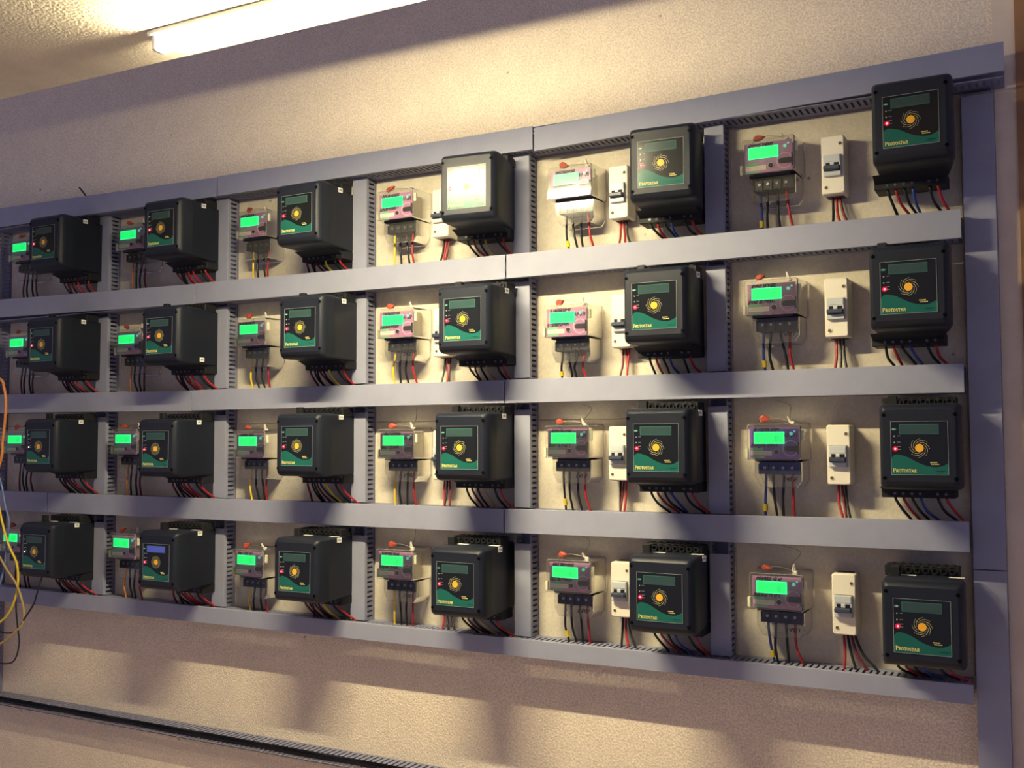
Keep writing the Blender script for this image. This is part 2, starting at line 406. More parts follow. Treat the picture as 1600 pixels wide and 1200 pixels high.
# ------------------------------------------------------------------ lettering
def letter(ch):
    H_, S = 1.0, 0.14
    arc = lambda cx, cz, rx, rz, a0, a1, n=8: [(cx+rx*math.cos(math.radians(a0+(a1-a0)*i/n)), cz+rz*math.sin(math.radians(a0+(a1-a0)*i/n))) for i in range(n+1)]
    if ch == 'P': return [[(0.2,0),(0.2,1)], [(0.2,1),(0.45,1)]+arc(0.45,0.74,0.3,0.26,90,-90)+[(0.2,0.48)], [(0.05,0),(0.38,0)], [(0.05,1),(0.25,1)]], 0.8
    if ch == 'R': return [[(0.2,0),(0.2,1)], [(0.2,1),(0.45,1)]+arc(0.45,0.75,0.28,0.25,90,-90)+[(0.2,0.5)], [(0.42,0.5),(0.8,0)], [(0.05,0),(0.36,0)], [(0.7,0),(0.9,0)]], 0.9
    if ch == 'O': return [arc(0.45,0.5,0.38,0.48,0,360,16)], 0.95
    if ch == 'T': return [[(0.42,0),(0.42,1)], [(0.04,1),(0.8,1)], [(0.06,1),(0.06,0.78)], [(0.78,1),(0.78,0.78)], [(0.26,0),(0.58,0)]], 0.88
    if ch == 'S': return [arc(0.35,0.75,0.25,0.24,30,270)+arc(0.35,0.26,0.26,0.25,90,-150)], 0.72
    if ch == 'A': return [[(0.08,0),(0.42,1),(0.78,0)], [(0.2,0.35),(0.64,0.35)], [(0,0),(0.22,0)], [(0.64,0),(0.9,0)]], 0.92
SEG = {'0': 'abcdef', '1': 'bc', '2': 'abged', '3': 'abgcd', '4': 'fgbc', '5': 'afgcd', '6': 'afgedc', '7': 'abc', '8': 'abcdefg', '9': 'abcfgd', 'F': 'aefg', 'C': 'adef', 'H': 'bcefg', 'N': 'abcef', 'Q': 'abcfg'}
SP = dict(a=((0,1),(1,1)), b=((1,1),(1,.5)), c=((1,.5),(1,0)), d=((0,0),(1,0)), e=((0,.5),(0,0)), f=((0,1),(0,.5)), g=((0,.5),(1,.5)))
def scrawl(b, txt, x, z, w, h, y, m, rng, sw=0.0012, slant=0.3, rise=0.0):
    n = len(txt); cw = w/n
    for i, ch in enumerate(txt):
        bx, bz = x+i*cw, z+rise*i/n
        for s in SEG.get(ch, 'g'):
            p = []
            for (u, v) in SP[s]:
                u += rng.uniform(-.15, .15); v += rng.uniform(-.12, .12)
                p.append((bx + u*cw*0.62 + v*h*slant, bz + v*h))
            b.stroke(p, sw, y, m, 0.0003)

# ------------------------------------------------------------------ solar charge controllers
SUN = [[(-0.6547,1.3959),(-0.0855,1.3899),(0.4763,1.3764),(1.0430,1.3882),(1.6027,1.3820),(2.1998,1.4026)],
       [(-0.6539,1.0361),(-0.0847,1.0387),(0.4927,1.0344),(1.0525,1.0268),(1.5995,1.0291),(2.1870,1.0323)],
       [(-0.6574,0.6807),(-0.0940,0.6737),(0.4846,0.6833),(1.0427,0.6791),(1.6006,0.6800),(2.2016,0.6798)],
       [(-0.6681,0.3178),(-0.0833,0.3129),(0.4800,0.3151),(1.0290,0.3132),(1.6057,0.3181),(2.1985,0.2962)]]
LCD = [[(-1.0021,1.4353),(-0.4178,1.4270),(0.1455,1.4159),(0.7109,1.4174),(1.2900,1.4169),(1.8342,1.4177)],
       [(-1.0060,1.0709),(-0.4177,1.0560),(0.1465,1.0610),(0.7137,1.0587),(1.2751,1.0343),(1.8364,1.0608)],
       [(-1.0042,0.7054),(-0.4253,0.7058),(0.1476,0.6968),(0.7170,0.6978),(1.2764,0.7034),(1.8369,0.7024)],
       [(-1.0154,0.3375),(-0.4255,0.3438),(0.1471,0.3149),(0.7143,0.3420),(1.2794,0.3406),(1.8368,0.3364)]]
D = -BOARD                       # local y of world y = 0
YF = -0.160 + D                  # front of the cover
def cover_mesh():
    b = MB(); R_ = []
    X0, X1, Z0, Z1 = -0.0855, 0.0855, -0.0915, 0.0980
    for (y, dx, dz, r) in ((-0.106,0.0,0.0,0.010), (-0.134,0.0,0.0,0.010), (-0.145,0.0015,0.0020,0.010), (-0.152,0.0045,0.0060,0.010), (-0.157,0.0085,0.0115,0.009), (-0.160,0.0125,0.0180,0.007)):
        R_.append(rr(X0+dx*0.8, X1-dx, Z0+dz, Z1-dz*0.75, r, y+D))
    b.loft(R_, 0, True, True, True)
    return b
def rear_mesh():
    b = MB()
    b.loft([rr(-0.0835, 0.0840, -0.0895, 0.0960, 0.008, -0.107+D), rr(-0.087, 0.0700, -0.0900, 0.0945, 0.007, -0.02+D), rr(-0.092, 0.0480, -0.0905, 0.0930, 0.005, -0.0005)], 0, True)
    return b
def label_mesh():
    b = MB(); y = YF
    b.box(-0.0592, 0.0587, y-0.0009, y, -0.0592, 0.0589, 0)
    y1 = y-0.0014
    wv = [(-0.0585,-0.0235),(-0.0532,-0.0164),(-0.0439,-0.0147),(-0.0255,-0.0198),(-0.0036,-0.0318),(0.0145,-0.0389),(0.0325,-0.0414),(0.0469,-0.0389),(0.0580,-0.0323)]
    top = []
    Q = [wv[0]] + wv + [wv[-1]]
    for i in range(1, len(Q)-2):
        for k in range(4):
            t_ = k/4
            top.append(tuple(0.5*(2*Q[i][j] + (Q[i+1][j]-Q[i-1][j])*t_ + (2*Q[i-1][j]-5*Q[i][j]+4*Q[i+1][j]-Q[i+2][j])*t_*t_ + (3*Q[i][j]-Q[i-1][j]-3*Q[i+1][j]+Q[i+2][j])*t_**3) for j in (0, 1)))
    top.append(wv[-1])
    for (a, c) in zip(top[:-1], top[1:]):
        b.poly([(a[0], -0.0585), (c[0], -0.0585), c, a], y1, 1, 0.0004)
    for q in ((-0.0592,-0.0585,-0.0592,0.0589), (0.0580,0.0587,-0.0592,0.0589), (-0.0592,0.0587,-0.0592,-0.0585), (-0.0592,0.0587,0.0583,0.0589)):
        b.rect(*q, y1, 2, 0.0004)
    # word
    x = -0.0555
    for i, ch in enumerate('PROTOSTAR'):
        h = 0.0080 if i == 0 else 0.0062
        st, wd = letter(ch); sc = h*1.0
        for s in st:
            b.stroke([(x+u*sc*0.92, -0.0532+v*h) for u, v in s], 0.00115, y1-0.0005, 3, 0.0003)
        x += wd*sc*0.98
    # model marks too small to read
    for (x0, z0, w_, m_) in ((0.0215,-0.0325,0.013,3), (0.0235,-0.0365,0.016,3), (0.0335,-0.0515,0.018,6)):
        xx = x0
        while xx < x0+w_:
            b.rect(xx, xx+0.0013, z0, z0+0.0022, y1-0.0005, m_, 0.0003); xx += 0.0021
    # small print beside the status lights
    for (z0, w_) in ((0.026,0.006), (0.012,0.007), (0.0025,0.006), (-0.004,0.006)):
        xx = -0.0455
        while xx < -0.0455+w_:
            b.rect(xx, xx+0.001, z0, z0+0.0013, y1-0.0004, 2, 0.0003); xx += 0.0018
    for z0 in (0.026, 0.012): b.disc(-0.0515, z0, 0.0016, y1, 2, 10, 0.0004)
    # oval emblem
    b.disc(-0.0520, 0.0415, 0.0058, y1, 1, 18, 0.0004, 0.0032)
    for k in range(3): b.rect(-0.0555+k*0.0026, -0.0538+k*0.0026, 0.0407, 0.0424, y1-0.0004, 5, 0.0003)
    # sun
    b.disc(0, 0, 0.0090, y1, 4, 24, 0.0004)
    for k in range(8):
        a0 = 2*math.pi*k/8
        for j in range(9):
            t0 = j/9.0; t1 = t0+0.075
            pa = []
            for t_ in (t0, t1):
                rad = 0.0112+0.0102*t_**1.15; an = a0 - 1.75*t_
                pa.append((rad*math.cos(an), rad*math.sin(an)))
            b.stroke(pa, 0.0004+0.0006*(1-abs(2*t0-0.8)), y1, 3 if (j+k) % 3 else 5, 0.0003)
    return b
LABEL_MATS = [M['label_black'], M['label_teal'], M['label_edge'], M['label_gold'], M['label_orange'], M['label_white'], M['label_dark']]
ME = {}
ME['cover'] = cover_mesh().mesh('cover', [M['black_plastic']])
ME['rear_housing'] = rear_mesh().mesh('rear_housing', [M['black_rear']])
ME['front_label'] = label_mesh().mesh('front_label', LABEL_MATS)
b = MB(); b.box(-0.0415,0.0405,YF-0.0016,YF-0.0006,0.0303,0.0525,1); b.box(-0.0398,0.0388,YF-0.0020,YF-0.0012,0.0320,0.0508,0)
ME['display'] = b.mesh('display', [M['lcd_off'], M['lcd_frame']])
ME['display_blue'] = b.mesh('display', [M['lcd_blue'], M['lcd_frame']])
b = MB(); b.disc(-0.0500,-0.0020,0.0058,YF-0.0012,1,18,0.0004); b.loft([[(-0.0500+q*math.cos(a*math.pi/6), y_, -0.0020+q*math.sin(a*math.pi/6)) for a in range(12)] for q, y_ in ((0.0024, YF-0.0010), (0.0022, YF-0.0024), (0.0012, YF-0.0032))], 0)
ME['led_red'] = b.mesh('indicator_light', [M['led_red'], M['led_red_glow']])
b = MB(); b.loft([[(-0.0500+q*math.cos(a*math.pi/6), y_, -0.0020+q*math.sin(a*math.pi/6)) for a in range(12)] for q, y_ in ((0.0026, YF-0.0010), (0.0024, YF-0.0024), (0.0012, YF-0.0032))], 0)
ME['led_white'] = b.mesh('indicator_light', [M['led_white']])
b = MB(); b.cyl_y(0, 0, 0.0036, -0.0008, 0.0008); b.ring_y(0, 0, 0.0036, 0.0046, -0.0004, 0.0006)
ME['cover_screw'] = b.mesh('cover_screw', [M['screw_black']])
b = MB(); b.box(-0.101, 0.058, -0.012+D, 0.06+D, -0.1160, -0.0880, bev=0.0015)
b.add([(-0.099,-0.050+D,-0.089),(0.057,-0.050+D,-0.089),(0.057,-0.010+D,-0.089),(-0.099,-0.010+D,-0.089),(-0.099,-0.010+D,-0.103),(0.057,-0.010+D,-0.103)], [(0,1,2,3),(0,4,5,1),(3,2,5,4),(0,3,4),(1,5,2)])
TX = (-0.072, -0.054, -0.035, -0.017, 0.020, 0.038)
ME['terminal_strip'] = b.mesh('terminal_strip', [M['black_matt']])
b = MB(); b.ring_y(0, 0, 0.0020, 0.0034, -0.0010, 0.0008, n=12); b.disc(0, 0, 0.0020, -0.0002, 0, 10)
ME['terminal_screw'] = b.mesh('terminal_screw', [mat('screw_dull', (0.13, 0.13, 0.14), 0.35, 0.5, metal=0.6)])
b = MB(); b.box(-0.093, 0.065, -0.026+D, 0.025+D, 0.0900, 0.1145, bev=0.0015)
for k in range(8):
    x = -0.078+k*0.0185
    b.ring_y(x, 0.1045, 0.0048, 0.0072, -0.031+D, -0.025+D, n=14)
    b.loft([[(x+0.0065*math.cos(a*math.pi/5), y_+D, 0.1135+0.003*math.sin(a*math.pi/5)) for a in range(10)] for y_ in (-0.026, 0.018)], 0)
ME['top_vent_strip'] = b.mesh('top_vent_strip', [M['black_matt']])
b = MB(); b.box(-0.0755, -0.0545, -0.076+D, -0.060+D, 0.090, 0.1175, bev=0.0015); ME['mounting_tab'] = b.mesh('mounting_tab', [M['black_matt']])
b = MB(); b.box(0.0, 0.0012, -0.0085, 0.0085, -0.0070, 0.0070, 0)
for (y_, z_, h_) in ((-0.004, 0.0, 0.006), (0.0, 0.001, 0.004), (0.003, -0.0005, 0.0055)): b.box(0.0011, 0.0016, y_, y_+0.0016, z_-h_/2, z_+h_/2, 1)
ME['sticker'] = b.mesh('sticker', [M['sticker_white'], M['ink_black']])
b = MB(); b.box(-0.016, 0.016, -0.005, 0.005, 0, 0.0008); ME['top_sticker'] = b.mesh('sticker', [M['sticker_white']])

def wire(parent, pts, colr, r=0.0033, tagcol=None, name='wire'):
    b = MB(); b.tube(pts, r, n=6, sub=4)
    o = b.build(name, M['wire_'+colr], parent)
    o['label'] = colr + ' wire'
    if tagcol:
        p, q = Vector(pts[-3]), Vector(pts[-2])
        a = p.lerp(q, 0.30); c = p.lerp(q, 0.72)
        b = MB(); b.tube([a, c], r*1.75, n=8, sub=1)
        f = b.build('wire_marker', M['wire_'+tagcol], o); f['label'] = tagcol + ' marker sleeve'
    return o
for k_ in ('cover', 'front_label', 'display', 'display_blue', 'led_red', 'led_white'):      # face parts share one size
    for v_ in ME[k_].vertices: v_.co.x *= 0.988; v_.co.z *= 0.988
CW = [['black','black','maroon','black','maroon','red','black','red'], ['maroon','black','black','maroon','red','red','black','red'],
      ['maroon','black','black','maroon','black','yellow','black','red'], ['black','maroon','black','tan','black','red'],
      ['black','red','black','blue','black','red'], ['black','red','black','blue','black','red']]
TILT = {(0,3): (0,0,5.0), (0,4): (0,0,4.0)}     # two units set slightly askew to steer the lamp glare
CEXTRA = {(0,3): 'its label washed out by lamp glare', (3,1): 'its small display glowing blue', (2,0): 'showing a white light', (3,0): 'showing a white light',
          (0,5): 'overlapping the top trunking end', (1,1): 'white tag low on its side'}
for r in range(4):
    for c in range(6):
        sx, sz = SUN[r][c]
        rng = random.Random(100+r*10+c)
        lab = 'black charge controller, %s from left in %s row' % (ORD[c], ROWN[r])
        if (r, c) in CEXTRA: lab += ', ' + CEXTRA[(r, c)]
        t = thing('charge_controller', lab, 'charge controller', (sx, BOARD, sz), 'charge controllers')
        if (r, c) in TILT: t.rotation_euler = [math.radians(q) for q in TILT[(r, c)]]
        cv = link('cover', ME['cover'], t)
        for (x, z) in ((-0.0755,0.0755), (0.0755,0.0755), (-0.0755,-0.0690), (0.0755,-0.0690)):
            link('cover_screw', ME['cover_screw'], cv, (x*0.955, YF+0.0004, z*0.955))
        link('rear_housing', ME['rear_housing'], t)
        lb = link('front_label', ME['front_label'], t); lb['label'] = 'glossy black front label with green wave'
        o = link('display', ME['display_blue' if (r, c) == (3, 1) else 'display'], t)
        o['label'] = 'blue lit display' if (r, c) == (3, 1) else 'dark green display'
        wl = (r, c) in ((2, 0), (3, 0))
        o = link('indicator_light', ME['led_white' if wl else 'led_red'], t); o['label'] = 'white status light' if wl else 'red status light'
        ts = link('terminal_strip', ME['terminal_strip'], t)
        for x in TX: link('terminal_screw', ME['terminal_screw'], ts, (x, -0.0125+D, -0.1065))
        link('top_vent_strip', ME['top_vent_strip'], t)
        link('mounting_tab', ME['mounting_tab'], t)
        if c < 5:
            if r in (1, 2, 3) or c < 3:
                z = -0.074 if (r, c) == (1, 1) else 0.0855
                o = link('sticker', ME['sticker'], t, (0.0772 if c < 4 else 0.0775, -0.050+D, z)); o['label'] = 'small white side sticker'
                o.rotation_euler = (0, 0, math.radians(-11))
        if r == 3:
            for x, y_ in ((-0.038, -0.052), (0.062, -0.052)):
                o = link('top_sticker', ME['top_sticker'], t, (x, y_+D, 0.0952)); o['label'] = 'white sticker on top'
        # wires into the trunking below
        cols = CW[c]; n = len(cols)
        xs = TX if n == 6 else (-0.090, -0.072, -0.062, -0.052, -0.038, -0.017, 0.020, 0.038)
        zend = HZ[r+1][1] - 0.012 - sz
        sway = rng.uniform(0.004, 0.022)
        for x, k in zip(xs, cols):
            e = x + sway + rng.uniform(-0.008, 0.010) + (0.014 if r >= 2 else 0)
            if n == 8 and x < -0.06: e = x + rng.uniform(-0.03, 0.02)
            z0 = -0.112; mid = (z0+zend)/2
            y0, y1 = 0.000+D, 0.042+D
            wire(t, [(x, y0+0.006, z0), (x+0.001, y0, z0-0.010), ((x*0.6+e*0.4)+rng.uniform(-.004,.004), (y0+y1)/2-0.004, mid), (e, y1, zend+0.010), (e, y1+0.002, zend-0.010)], k)

# ------------------------------------------------------------------ energy meters
FY = 0.002 + D                   # front of the faceplate
def clear_shell(b, outline, y0, y1, inset, edge=0.0022):
    # open-backed clear box: outline in x,z counter-clockwise, y0 front, y1 back
    n = len(outline)
    cx = sum(p[0] for p in outline)/n; cz = sum(p[1] for p in outline)/n
    ins = [(cx+(x-cx)*(1-inset), cz+(z-cz)*(1-inset)) for x, z in outline]
    ins2 = [(cx+(x-cx)*(1-inset*1.6), cz+(z-cz)*(1-inset*1.6)) for x, z in outline]
    f = [(x, y0, z) for x, z in ins2]
    b.add(f, [tuple(range(n))], 0)
    e1 = [(x, y0, z) for x, z in ins2] + [(x, y0+0.003, z) for x, z in ins]
    b.add(e1, [(i, (i+1) % n, (i+1) % n+n, i+n) for i in range(n)], 1)
    e2 = [(x, y0+0.003, z) for x, z in ins] + [(x, y1-0.003, z) for x, z in outline]
    b.add(e2, [(i, (i+1) % n, (i+1) % n+n, i+n) for i in range(n)], 0)
    e3 = [(x, y1-0.003, z) for x, z in outline] + [(cx+(x-cx)*1.03, y1-0.003, cz+(z-cz)*1.03) for x, z in outline]
    b.add(e3, [(i, (i+1) % n, (i+1) % n+n, i+n) for i in range(n)], 1)
def rr2(x0, x1, z0, z1, rad, n=4):
    return [(p[0], p[2]) for p in rr(x0, x1, z0, z1, rad, 0, n)]
b = MB(); clear_shell(b, rr2(-0.0560, 0.0830, -0.0560, 0.0370, 0.007), -0.010+D, -0.0005, 0.045)
ME['clear_case'] = b.mesh('clear_case', [M['clear_plastic'], M['clear_edge']])
b = MB(); clear_shell(b, [(0.078,-0.0575), (-0.044,-0.0575), (-0.044,-0.0950), (-0.030,-0.1230), (0.066,-0.1230), (0.078,-0.1060)], 0.016+D, -0.0005, 0.04)
ME['terminal_cover'] = b.mesh('terminal_cover', [M['clear_plastic'], M['clear_edge']])
b = MB(); b.box(-0.046, 0.069, FY+0.002, FY+0.036, -0.048, 0.024, 0, bev=0.002); b.box(-0.030, 0.055, FY+0.034, -0.0005, -0.040, 0.015, 0); b.box(-0.040, 0.062, FY+0.012, -0.004, -0.0575, -0.0475, 1)
ME['meter_body'] = b.mesh('meter_body', [M['meter_inner'], M['meter_dark']])
b = MB(); b.box(-0.0375,0.0375,FY-0.0030,FY-0.0010,-0.0145,0.0155,1); b.box(-0.0350,0.0350,FY-0.0034,FY-0.0020,-0.0120,0.0130,0)
scrawl(b, '0', 0.0150, -0.0065, 0.0075, 0.0095, FY-0.0037, 2, random.Random(3), 0.0008, 0.08)
scrawl(b, '1', 0.0215, -0.0010, 0.0040, 0.0045, FY-0.0037, 2, random.Random(4), 0.0006, 0.08)
ME['meter_display'] = b.mesh('display', [M['lcd_green'], M['lcd_green_rim'], M['lcd_digit']])
b = MB(); b.cyl_y(0.0180,-0.0345,0.0060,FY-0.004,FY,0); b.ring_y(0.0180,-0.0345,0.0060,0.0078,FY-0.0025,FY,1)
ME['button'] = b.mesh('button', [M['ink_black'], M['face_light']])
b = MB(); n = 12
pts = [(0.0440+0.0068*math.cos(math.radians(90+180*i/n)), -0.0262+0.0068*math.sin(math.radians(90+180*i/n))) for i in range(n+1)] + [(0.0725,-0.0330),(0.0725,-0.0194)]
b.poly(pts, FY-0.0016, 0, 0.0014); b.box(0.0712,0.0728,FY-0.010,FY,-0.041,-0.011,0)
ME['optical_port'] = b.mesh('optical_port', [M['ink_black']])
b = MB(); b.cyl_y(0.0540,0.0105,0.0042,FY-0.003,FY,0); b.cyl_y(0.0620,0.0165,0.0024,FY-0.003,FY,0)
ME['meter_led'] = b.mesh('indicator_light', [M['led_green']])
def term_mesh():
    b = MB()
    b.box(-0.0330, 0.0680, 0.030+D, -0.004, -0.0905, -0.0580, 0, bev=0.001)
    for x in (-0.026, -0.004, 0.020, 0.043):
        b.box(x-0.0065, x+0.0075, 0.026+D, 0.032+D, -0.0885, -0.0865, 0); b.box(x-0.0075, x-0.006, 0.024+D, 0.032+D, -0.0900, -0.0640, 0)
    b.box(0.0640, 0.0680, 0.024+D, 0.032+D, -0.0900, -0.0640, 0)
    return b
b = term_mesh(); ME['terminal_block'] = b.mesh('terminal_block', [M['terminal_black']]); ME['terminal_block_blue'] = b.mesh('terminal_block', [M['terminal_blue']])
b = MB(); b.cyl_y(0, 0, 0.0034, -0.002, 0.002, 0, 12); b.box(-0.003, 0.003, -0.0026, -0.0018, -0.0005, 0.0005, 1)
ME['meter_screw'] = b.mesh('terminal_screw', [M['screw_steel'], M['ink_black']])
b = MB(); b.box(-0.0040, 0.0040, -0.004, 0.004, -0.0125, 0.0125, bev=0.001); ME['side_clip'] = b.mesh('side_clip', [M['clip_cream']])
MWIRE = [['maroon','black','black','maroon'], ['orange','black','black','maroon'], ['yellow','black','black','red'], ['yellow','black','black','red'], ['black','black','black','red'], ['blue','black','black','red']]
def face(rng, right_txt, low_txt, top_txt, violet):
    b = MB()
    b.box(-0.0480, 0.0715, FY, FY+0.002, -0.0510, 0.0260, 0)
    y = FY-0.0006
    b.poly(rr2(-0.0455, 0.0060, -0.0430, -0.0315, 0.001, 2), y, 2, 0.0006)
    for k in range(2):
        x = -0.043
        while x < 0.003:
            w_ = rng.uniform(0.001, 0.0035); b.rect(x, x+w_, -0.0360-k*0.0042, -0.0350-k*0.0042, y-0.0004, 3, 0.0003); x += w_+0.0008
    b.poly(rr2(-0.0455, -0.0150, -0.0310, -0.0240, 0.001, 2), y, 4, 0.0005)
    b.poly(rr2(-0.0440, -0.0120, -0.0495, -0.0445, 0.001, 2), y, 4, 0.0005)
    # moulded collar round the optical port
    n = 22
    for k in range(n):
        a0 = math.radians(20+300*k/n); a1 = math.radians(20+300*(k+1)/n)
        f = lambda a, q: (0.0520+q*math.cos(a), -0.0255+q*math.sin(a))
        b.poly([f(a0, 0.0178), f(a1, 0.0178), f(a1, 0.0200), f(a0, 0.0200)][::-1], y, 1, 0.0012)
    if top_txt: scrawl(b, top_txt, -0.037, 0.0175, 0.062, 0.0065, y-0.0003, 5, rng, 0.0019)
    if low_txt: scrawl(b, low_txt, -0.046, -0.0235, 0.066, 0.0075, y-0.0003, 5, rng, 0.0021, 0.3, 0.002)
    if right_txt: scrawl(b, right_txt, 0.0375, 0.002, 0.030, 0.0085, y-0.0003, 5, rng, 0.0019)
    return b.mesh('faceplate', [M['face_violet' if violet else 'face_pink'], M['face_light'], M['face_sticker'], M['face_red'], M['face_green'], M['ink_black']])
def seal(rng):
    b = MB()
    w_, h_ = rng.uniform(0.010, 0.0135), rng.uniform(0.006, 0.0085)
    rings = []
    for y_, q in ((-0.006, 0.55), (-0.004, 0.95), (0.004, 1.0), (0.006, 0.6)):
        rings.append([(q*w_*math.cos(a*math.pi/5)*(1.0 if a not in (0,) else 1.45), y_, q*h_*math.sin(a*math.pi/5)*(1.0 if a != 3 else 1.25)) for a in range(10)])
    b.loft(rings, 0, False)
    return b
MEXTRA = {(0,4): 'its face blown out by lamp glare', (2,5): 'with blue terminal block'}
for r in range(4):
    for c in range(6):
        lx, lz = LCD[r][c]
        rng = random.Random(500+r*10+c)
        lab = 'clear-cased energy meter with green display, %s from left in the %s row' % (ORD[c], ROWN[r])
        if (r, c) in MEXTRA: lab = 'clear-cased energy meter, %s from left in %s row, %s' % (ORD[c], ROWN[r], MEXTRA[(r, c)])
        t = thing('energy_meter', lab, 'electricity meter', (lx, BOARD, lz), 'energy meters')
        violet = (c == 5 and r == 2)  # this meter's dim, blue-cast look is put into its colours
        digs = ''.join(rng.choice('0123456789') for _ in range(11))
        fx = c >= 3 or (c == 2 and r > 0)
        fm = face(rng, ('F2-' + digs[:3]) if (c >= 3 and (r, c) not in ((0,5), (3,5), (3,3), (3,4), (1,5))) else '', digs if c >= 3 and (r, c) != (0,5) else '', digs[:10] if c >= 2 else '', violet)
        o = link('faceplate', fm, t); o['label'] = ('violet' if violet else 'pink') + ' faceplate'
        link('meter_body', ME['meter_body'], t)
        o = link('display', ME['meter_display'], t); o['label'] = 'lit green display'
        o = link('button', ME['button'], t); o['label'] = 'round black button'
        link('optical_port', ME['optical_port'], t)
        link('indicator_light', ME['meter_led'], t)
        tb = link('terminal_block', ME['terminal_block_blue' if violet else 'terminal_block'], t)
        if violet: tb['label'] = 'blue terminal block'
        for x in (-0.0185, 0.0030, 0.0265, 0.0490):
            o = link('terminal_screw', ME['meter_screw'], tb, (x, 0.029+D, -0.0740)); o.rotation_euler = (0, rng.uniform(0, 3), 0)
        link('clear_case', ME['clear_case'], t); tcv = link('terminal_cover', ME['terminal_cover'], t)
        if c >= 3 and r > 0:
            b = MB(); scrawl(b, rng.choice(('C4N07', 'C4N12', 'C4N02')), 0.030, -0.1065, 0.034, 0.0085, 0.0152+D, 0, rng, 0.0016); b.build('marker_writing', M['ink_black'], tcv)['label'] = 'black marker scribble'
        for x, z in ((-0.0560, -0.0385), (0.0800, 0.0070)): link('side_clip', ME['side_clip'], t, (x, 0.004+D, z))
        b = seal(rng); o = recalc(b.build('seal_tag', M['seal_red'], t, (-0.020+rng.uniform(-.004,.004), 0.022+D, 0.0455+rng.uniform(-.002,.003)))); o['label'] = 'red security seal tag'
        o.rotation_euler = (rng.uniform(-.3,.3), rng.uniform(-.5,.4), rng.uniform(-.4,.4))
        b = MB(); b.tube([(-0.034,0.03+D,0.036), (-0.024,0.022+D,0.041), (0.005,0.024+D,0.045+rng.uniform(0,.006)), (0.040,0.028+D,0.042), (0.052,0.03+D,0.037)], 0.0009, n=5)
        if r >= 2 and c >= 3:
            b.tube([(0.045,0.03+D,0.040), (0.038,0.06+D,0.055), (0.050+rng.uniform(-.02,.01),0.075+D,0.082), (0.030+rng.uniform(-.03,.02),0.085+D,0.096)], 0.0008, n=5)
        b.build('seal_wire', M['wire_steel'], t)
        b = MB()
        a0 = rng.uniform(-0.5, 0.9)
        for k in range(2):
            ox_ = 0.046+k*0.005
            b.tube([(ox_,0.03+D,0.038), (ox_-0.010*math.sin(a0+k*.5),0.026+D,0.038+0.018*math.cos(a0+k*.5))], 0.0030, n=6, sub=1)
        b.box(0.047,0.057,0.026+D,0.036+D,0.033,0.041,bev=0.002)
        o = b.build('clear_seal', M['seal_clear'], t); o['label'] = 'translucent plastic seal'
        zend = HZ[r+1][1] - 0.012 - lz
        cols = MWIRE[c]
        for k, (x, cl) in enumerate(zip((-0.0200, -0.0020, 0.0240, 0.0460), cols)):
            e = x + rng.uniform(-0.010, 0.012) + (0.006 if c >= 4 else 0)
            if c <= 3 and k == 0: e = x - rng.uniform(0.002, 0.008)
            z0 = -0.088; y0, y1 = 0.046+D, 0.048+D
            mid = z0*0.45+zend*0.55
            tc_ = 'yellow' if (k == 0 and c >= 4) else None
            wire(t, [(x, y0, z0), (x+0.001, y0-0.004, z0-0.018), (x*0.5+e*0.5+rng.uniform(-.005,.005), y0-0.006, mid), (e, y1, zend+0.012), (e, y1, zend-0.010)], cl, 0.0034, tc_)

# ------------------------------------------------------------------ circuit breaker boxes
b = MB()
b.loft([rr(-0.0285,0.0285,-0.0730,0.0730,0.006,-0.0005), rr(-0.0285,0.0285,-0.0730,0.0730,0.006,-0.053), rr(-0.0275,0.0275,-0.0720,0.0720,0.006,-0.057), rr(-0.0255,0.0255,-0.0700,0.0700,0.005,-0.059)], 0, True)
b.box(-0.020, 0.020, -0.030, -0.004, -0.0745, -0.0725, 1); b.box(-0.018, 0.018, -0.040, -0.010, 0.0725, 0.0740, 1)
ME['enclosure'] = b.mesh('enclosure', [M['breaker_cream'], M['hole_brown']])
b = MB(); b.cyl_y(0,0,0.0042,-0.0602,-0.058,0,14); b.ring_y(0,0,0.0042,0.0052,-0.0605,-0.058,1,14)
ME['cover_hole'] = b.mesh('screw', [M['hole_brown'], M['breaker_cream']])
b = MB(); b.box(-0.0212,0.0208,-0.0700,-0.058,-0.0300,0.0225,0,bev=0.0015); b.box(-0.0185,0.0185,-0.0712,-0.0695,0.0050,0.0215,0,bev=0.0005)
b.rect(-0.015,-0.005,-0.0050,0.0025,-0.0704,1,0.0006); b.rect(0.006,0.016,-0.0050,0.0025,-0.0704,1,0.0006)
b.rect(-0.0195,0.0195,-0.0180,-0.0050,-0.0703,1,0.0005); b.rect(-0.0212,0.0208,0.0222,0.0232,-0.062,1,0.002)
ME['breaker_module'] = b.mesh('breaker_module', [M['breaker_grey'], M['ink_black']])
b = MB(); b.box(-0.0190,0.0195,-0.0840,-0.0695,-0.0165,-0.0060,0,bev=0.0020); b.box(-0.0045,0.0055,-0.0735,-0.0695,-0.006,0.003,1,bev=0.001)
ME['toggle'] = b.mesh('toggle', [M['toggle_dark'], M['breaker_grey']])
BZ = [(None, None, None, 1.375, 1.372, 1.3735), (None, None, None, 1.018, 1.020, 1.020), (None, None, None, 0.655, 0.662, 0.661), (None, None, None, 0.293, 0.300, 0.3025)]
BX = {5: (1.9970, 1.9985, 1.9970, 2.0025), 4: (1.4305, 1.4350, 1.4240, 1.4275), 3: (0.8610, 0.8660, 0.8640, 0.8660)}
